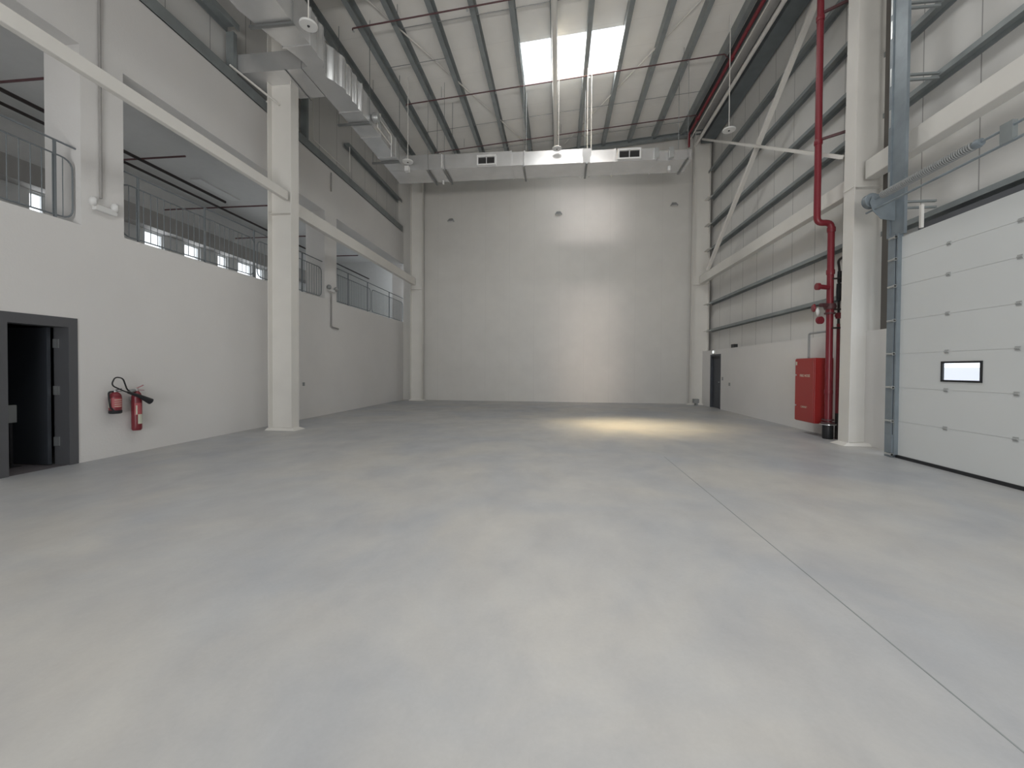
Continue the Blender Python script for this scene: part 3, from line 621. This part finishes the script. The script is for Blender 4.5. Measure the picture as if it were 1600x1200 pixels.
br = MB().box(-7.2, -5.64, 8.49, 9.43, 8.0, 8.42); br.build('branch_duct', 'duct', d)
cd = MB().tube([(-6.0, 8.45, 7.985), (-6.05, 9.5, 7.985)], .012, 8); cd.build('branch_seam', 'ductseam', d)
# ladder-like damper bracket on the duct side
vb = MB().tube(round_path([(-5.02, 10.95, 8.12), (-5.02, 11.9, 8.12), (-5.02, 11.9, 8.42), (-5.02, 10.95, 8.42), (-5.02, 10.95, 8.12)], .08), .02, 8)
vb.build('damper_frame', 'steel_white', d)
MB().lathe([(.10, 0), (.12, .05), (.10, .16)], (-5.03, 10.7, 8.22), (1, 0, 0), 16).build('spigot', 'chrome', d)
MB().tube([(-4.96, 11.75, 8.12), (-4.96, 11.75, 7.72)], .012, 8).build('drop_tube', 'white', d)
MB().box(-5.0, -4.86, 12.9, 13.04, 7.86, 8.02).build('end_box', 'white', d)

d = thing('cross_duct', (0, 13.6, 8.0), 'silver sheet-metal air duct running across the hall before the end wall', 'air duct')
segs = [(-5.62, -3.85, 8.0, 8.50), (-3.85, -1.55, 8.0, 8.47), (-1.55, -1.12, 8.0, 8.44), (-1.12, .70, 7.985, 8.42), (.70, .98, 7.98, 8.38), (.98, 1.72, 7.97, 8.36), (1.72, 2.95, 7.965, 8.34), (2.95, 4.05, 7.96, 8.28)]
rnd = random.Random(5)
tilt = [0.0, 0.0, .01, .0, -.07, .012, .03, .02]
for i, (xa, xb, za, zb) in enumerate(segs):
    y0 = 13.2; y1 = 14.12
    if i >= 7: y0 = 13.28
    t = tilt[i]
    MB().add([(xa, y0, za), (xb, y0, za), (xb, y1, za), (xa, y1, za), (xa, y0 + t, zb), (xb, y0 + t, zb), (xb, y1, zb), (xa, y1, zb)],
             [(0, 3, 2, 1), (4, 5, 6, 7), (0, 1, 5, 4), (1, 2, 6, 5), (2, 3, 7, 6), (3, 0, 4, 7)]).build('duct_section', 'duct', d)
    if i: MB().box(xa - .022, xa + .022, 13.17, 14.14, za - .02, zb + .03).build('duct_joint', 'duct', d)
for x in (-4.3, -3.75, -1.15, .85, 3.9):
    q = MB().box(x - .03, x + .03, 13.15, 14.2, dz0 - .075, dz0 - .042)
    if x != .85: q.tube([(x, 13.16, dz0 - .06), (x, 13.16, roof(x) - .05)], .006, 6)
    q.tube([(x, 14.18, dz0 - .06), (x, 14.18, roof(x) - .05)], .009, 6)
    q.build('hanger', 'ductseam', d)
MB().tube([(.98, 13.16, 8.3), (.98, 13.16, roof(.98) - .05)], .014, 8).tube([(.86, 13.16, 8.3), (.86, 13.16, roof(.86) - .05)], .014, 8).build('hanger_rod', 'steel_white', d)
MB().tube([(-3.84, 13.16, 8.02), (-3.84, 13.16, 8.46)], .014, 8).build('corner_rod', 'white', d)
def grille(xa, xb, za, zb):
    g = MB(); t = .045; y0, y1 = 13.13, 13.2
    g.box(xa, xa + t, y0, y1, za, zb).box(xb - t, xb, y0, y1, za, zb).box(xa + t, xb - t, y0, y1, za, za + t).box(xa + t, xb - t, y0, y1, zb - t * 1.6, zb).box((xa + xb) / 2 - .01, (xa + xb) / 2 + .01, y0, y1, za + t, zb - t)
    g = g.build('grille', 'white', d)
    l = MB(); z = za + t + .01
    while z < zb - t * 1.7:
        l.add([(xa + t, 13.15, z), (xb - t, 13.15, z), (xb - t, 13.185, z + .014), (xa + t, 13.185, z + .014)], [(0, 1, 2, 3)]); z += .022
    l.build('louver', 'louver', g)
    MB().box(xa + t, xb - t, 13.19, 13.196, za + t, zb - t).build('grille_backing', 'louver', g)
grille(-2.66, -2.04, 8.03, 8.36); grille(1.80, 2.50, 8.0, 8.33)
for x in (2.9, 3.35, ): MB().box(x, x + .13, 13.13, 13.2, 7.99, 8.30).build('bright_flange', 'chrome', d)
MB().lathe([(.055, -.1), (.055, .04)], (3.45, 13.55, 7.86)).build('drain_stub', 'white', d)
MB().lathe([(.035, -.12), (.035, .0)], (-4.0, 13.95, 7.97)).build('drain_stub', 'white', d)

# ------------------------------------------------------------------ hanging lamps
def lamp(x, y, z, r, label, rodx=0.0):
    t = thing('high_bay_lamp', (x, y, z), label, 'lamp', 'round high bay lamps')
    MB().lathe([(r * .5, .07), (r * .55, .05), (r, .03), (r, .0), (r * .93, -.006)], (x, y, z)).build('lamp_body', 'grey' if r > .18 else 'white', t)
    MB().lathe([(r * .12, -.02), (r * .16, -.004)], (x, y, z), seg=12).build('sensor', 'black', t)
    MB().tube([(x + rodx, y, z + .07), (x + rodx, y, roof(x) - .005)], .013, 8).build('suspension_rod', 'steel_white', t)
lamp(-4.83, 7.5, 8.04, .165, 'round high bay lamp hanging in front of the near left duct')
lamp(-4.83, 12.75, 8.05, .17, 'round high bay lamp hanging at the corner where the ducts meet')
lamp(-0.09, 12.95, 8.32, .145, 'round high bay lamp hanging in front of the bright middle of the cross duct', .05)
lamp(4.80, 12.42, 8.3, .175, 'round high bay lamp hanging near the right wall bracing')
for x, y, z, lb in ((-4.88, YB, 8.2, 'left one of three small wall lamps on the end wall'), (-.03, YB, 8.34, 'middle one of three small wall lamps on the end wall'), (4.87, YB, 8.54, 'right one of three small wall lamps on the end wall')):
    t = thing('wall_lamp', (x, y, z), lb, 'lamp', 'small lamps on the end wall')
    MB().add([(x - .15, y - .13, z - .07), (x + .15, y - .13, z - .07), (x + .15, y, z - .07), (x - .15, y, z - .07), (x - .08, y - .05, z + .06), (x + .08, y - .05, z + .06), (x + .08, y, z + .06), (x - .08, y, z + .06)],
             [(0, 3, 2, 1), (4, 5, 6, 7), (0, 1, 5, 4), (1, 2, 6, 5), (2, 3, 7, 6), (3, 0, 4, 7)]).build('housing', 'grey', t)
    MB().box(x - .12, x + .12, y - .12, y - .02, z - .082, z - .071).build('lens', 'white', t)

# ------------------------------------------------------------------ left wall: conduits, lights, extinguishers
pipe_run([(-7.105, 5.67, 10.0), (-7.105, 5.67, 4.07)], .018, 'wall_conduit', 'thin grey conduit running down the near concrete pier', 'conduit')
pipe_run([(-7.105, 12.2, 7.56), (-7.105, 12.2, 6.98)], .02, 'wall_conduit', 'short grey conduit high on the far concrete pier', 'conduit')
pipe_run([(-7.105, 12.2, 3.80), (-7.105, 12.2, 2.74), (-7.105, 12.62, 2.72)], .024, 'wall_conduit', 'grey conduit bending sideways low on the far concrete pier', 'conduit', rad=.08)
el = thing('emergency_light', (-7.1, 5.72, 3.93), 'twin-headed emergency light low on the near concrete pier', 'emergency light')
MB().box(XW, XW + .07, 5.56, 5.88, 3.86, 3.95).build('housing', 'white', el, .01)
for y, z in ((5.58, 3.98), (5.89, 3.99)):
    MB().lathe([(.055, 0), (.075, .02), (.075, .07), (.03, .09)], (XW + .07, y, z), (-.2, -.2, 0), 18).build('lamp_head', 'white', el)
el = thing('emergency_light', (-7.1, 12.2, 3.88), 'small pale twin emergency light on the far concrete pier', 'emergency light')
MB().box(XW, XW + .06, 12.05, 12.4, 3.84, 3.92).build('housing', 'white', el, .01)
for y in (12.02, 12.42): MB().lathe([(.05, 0), (.07, .02), (.07, .06), (.03, .08)], (XW + .08, y, 3.95), (0, -1, 0), 14).build('lamp_head', 'grey', el)

# small water/foam extinguisher (left)
x0 = XW + .10; y0 = 5.79; zb = .70
e1 = thing('fire_extinguisher', (x0, y0, zb), 'short red fire extinguisher with black base nearer the open door', 'fire extinguisher', None)
MB().lathe([(.078, .05), (.08, .07), (.08, .26), (.072, .30), (.05, .33), (.03, .345)], (x0, y0, zb)).build('cylinder', 'red', e1)
MB().lathe([(.07, 0), (.083, .01), (.083, .055)], (x0, y0, zb)).build('base_skirt', 'black', e1)
lb = []
def patch(ox, oy, r, a0, a1, z0, z1, n=8):
    mb = MB(); v = []
    for k in range(n + 1):
        a = a0 + (a1 - a0) * k / n; v += [(ox + r * math.cos(a), oy + r * math.sin(a), z0), (ox + r * math.cos(a), oy + r * math.sin(a), z1)]
    mb.add(v, [(2 * k, 2 * k + 2, 2 * k + 3, 2 * k + 1) for k in range(n)], True); return mb
patch(x0, y0, .0812, -1.3, .6, zb + .10, zb + .25).build('label', 'pinklabel', e1)
for k in range(4): patch(x0, y0, .0818, -.8, .45, zb + .115 + .034 * k, zb + .123 + .034 * k).build('label_line', 'label', e1)
patch(x0, y0, .0815, -2.1, -1.4, zb + .10, zb + .24).build('side_label', 'label', e1)
MB().lathe([(.028, .34), (.028, .37), (.018, .375)], (x0, y0, zb)).build('valve', 'chrome', e1)
MB().bar((x0, y0, zb + .375), (x0 + .06, y0 + .05, zb + .395), .02, .012).bar((x0, y0, zb + .355), (x0 + .06, y0 + .05, zb + .355), .02, .008).build('handle', 'black', e1)
MB().tube(round_path([(x0, y0 - .02, zb + .355), (x0 - .0, y0 - .10, zb + .35), (x0 + .03, y0 - .115, zb + .22), (x0 + .03, y0 - .10, zb + .10), (x0 + .05, y0 - .06, zb + .05)], .07), .011, 8).build('hose', 'black', e1)
MB().box(XW, XW + .03, y0 - .03, y0 + .03, zb + .28, zb + .36).build('wall_hook', 'chrome', e1)
# tall CO2 extinguisher (right)
x1_, y1_, zc = XW + .10, 6.125, .385
e2 = thing('fire_extinguisher', (x1_, y1_, zc), 'tall slim red fire extinguisher with large black horn', 'fire extinguisher', None)
MB().lathe([(.055, .0), (.068, .02), (.07, .05), (.07, .55), (.06, .61), (.035, .65), (.025, .66)], (x1_, y1_, zc)).build('cylinder', 'red', e2)
MB().lathe([(.026, .655), (.026, .69), (.02, .70)], (x1_, y1_, zc)).build('valve', 'chrome', e2)
MB().bar((x1_ - .0, y1_, zc + .70), (x1_ + .07, y1_ + .05, zc + .755), .026, .018).bar((x1_, y1_, zc + .675), (x1_ + .075, y1_ + .06, zc + .67), .02, .01).build('handle', 'red', e2)
patch(x1_, y1_, .071, -1.1, .5, zc + .26, zc + .46).build('label', 'pinklabel', e2)
patch(x1_, y1_, .0715, -.85, -.6, zc + .27, zc + .42).build('label_text', 'label', e2)
patch(x1_, y1_, .0718, -.5, .55, zc + .11, zc + .27).build('white_label', 'label', e2)
MB().tube(round_path([(x1_, y1_ - .03, zc + .67), (x1_ + .03, y1_ - .17, zc + .665), (x1_ + .04, y1_ - .25, zc + .88), (x1_ + .03, y1_ - .36, zc + .90), (x1_ + .03, y1_ - .42, zc + .77), (x1_ + .07, y1_ - .24, zc + .66), (x1_ + .095, y1_ - .10, zc + .60)], .12, 8), .0105, 8).build('hose', 'black', e2)
MB().tube([(x1_ + .075, y1_ - .20, zc + .645), (x1_ + .105, y1_ - .04, zc + .575), (x1_ + .12, y1_ + .13, zc + .475)], [.019, .03, .052], 16).build('horn', 'black', e2)
MB().tube([(x1_ + .02, y1_ - .14, zc + .655), (x1_ + .01, y1_ - .04, zc + .67)], [.034, .026], 12).build('horn_clamp', 'grey', e2)
MB().box(XW, XW + .04, y1_ - .04, y1_ + .04, zc + .5, zc + .56).build('wall_hook', 'chrome', e2)

# ------------------------------------------------------------------ railings in the openings
def railing(y0, y1, posts, label, double=None):
    X = -7.22; zt_, zm, zb_ = 4.71, 4.51, 3.64
    t = thing('railing', (X, (y0 + y1) / 2, 3.5), label, 'railing', 'grey railings in the mezzanine openings')
    MB().tube([(X, y0, zt_), (X, y1, zt_)], .015, 8).build('handrail', 'rail', t)
    ps = [y0] + [p for p in posts] + [y1]
    for p in posts: MB().box(X - .014, X + .014, p - .014, p + .014, 3.575, zt_).build('post', 'rail', t)
    edges = [y0 + .03] + [v for p in (double or []) for v in (p - .05, p + .05)] + [y1 - .04]
    for i in range(0, len(edges), 2):
        a, b = edges[i], edges[i + 1]
        MB().tube(round_path([(X, (a + b) / 2, zm), (X, a, zm), (X, a, zb_), (X, b, zb_), (X, b, zm), (X, (a + b) / 2, zm)], .16), .012, 8).build('panel_frame', 'rail', t)
        n = max(1, round((b - a) / .125))
        bl = MB()
        for k in range(1, n):
            y = a + (b - a) * k / n; MB().tube([(X, y, zb_), (X, y, zm)], .0065, 6).build('baluster', 'rail', t)
railing(-0.45, 5.42, [.6, 2.1, 3.7, 5.16], 'grey railing in the opening at the left edge', [2.5])
railing(6.03, 11.88, [6.34, 7.68, 9.05, 10.9], 'grey railing in the opening either side of the near left column', [9.1])
railing(12.55, 18.5, [12.7, 13.45, 14.9, 16.9], 'grey railing in the farthest left opening', [15.2])

# mezzanine pipework
def mp(pts, lb, r=.028, m_='blackpipe'): pipe_run(pts, r, 'mezzanine_pipe', lb, m_, 'pipes under the mezzanine ceiling', rad=.05, seg=10)
mp([(-9.15, YF + .5, 6.0), (-9.15, 10.4, 6.0)], 'dark pipe under the mezzanine ceiling, nearer the hall, ending mid-bay', .035)
mp([(-9.62, YF + .5, 6.0), (-9.62, 20, 6.0)], 'dark pipe under the mezzanine ceiling running the whole length', .03)
for i, (y, xa, xb) in enumerate(((5.7, -10.9, -8.15), (8.1, -9.62, -8.07), (10.78, -11.4, -8.05), (13.4, -11.4, -8.05), (15.88, -9.62, -8.1))):
    mp([(xb, y, 6.02), (xa, y, 6.02)], 'thin dark red branch pipe crossing the mezzanine, %s from the door side' % ORD[i], .02, 'darkred')
o = MB().box(-10.6, -10.3, 10.8, 12.3, 6.86, 6.9).build('ceiling_panel_light', 'white'); tag(o, 'unlit panel light on the mezzanine ceiling', 'lamp')
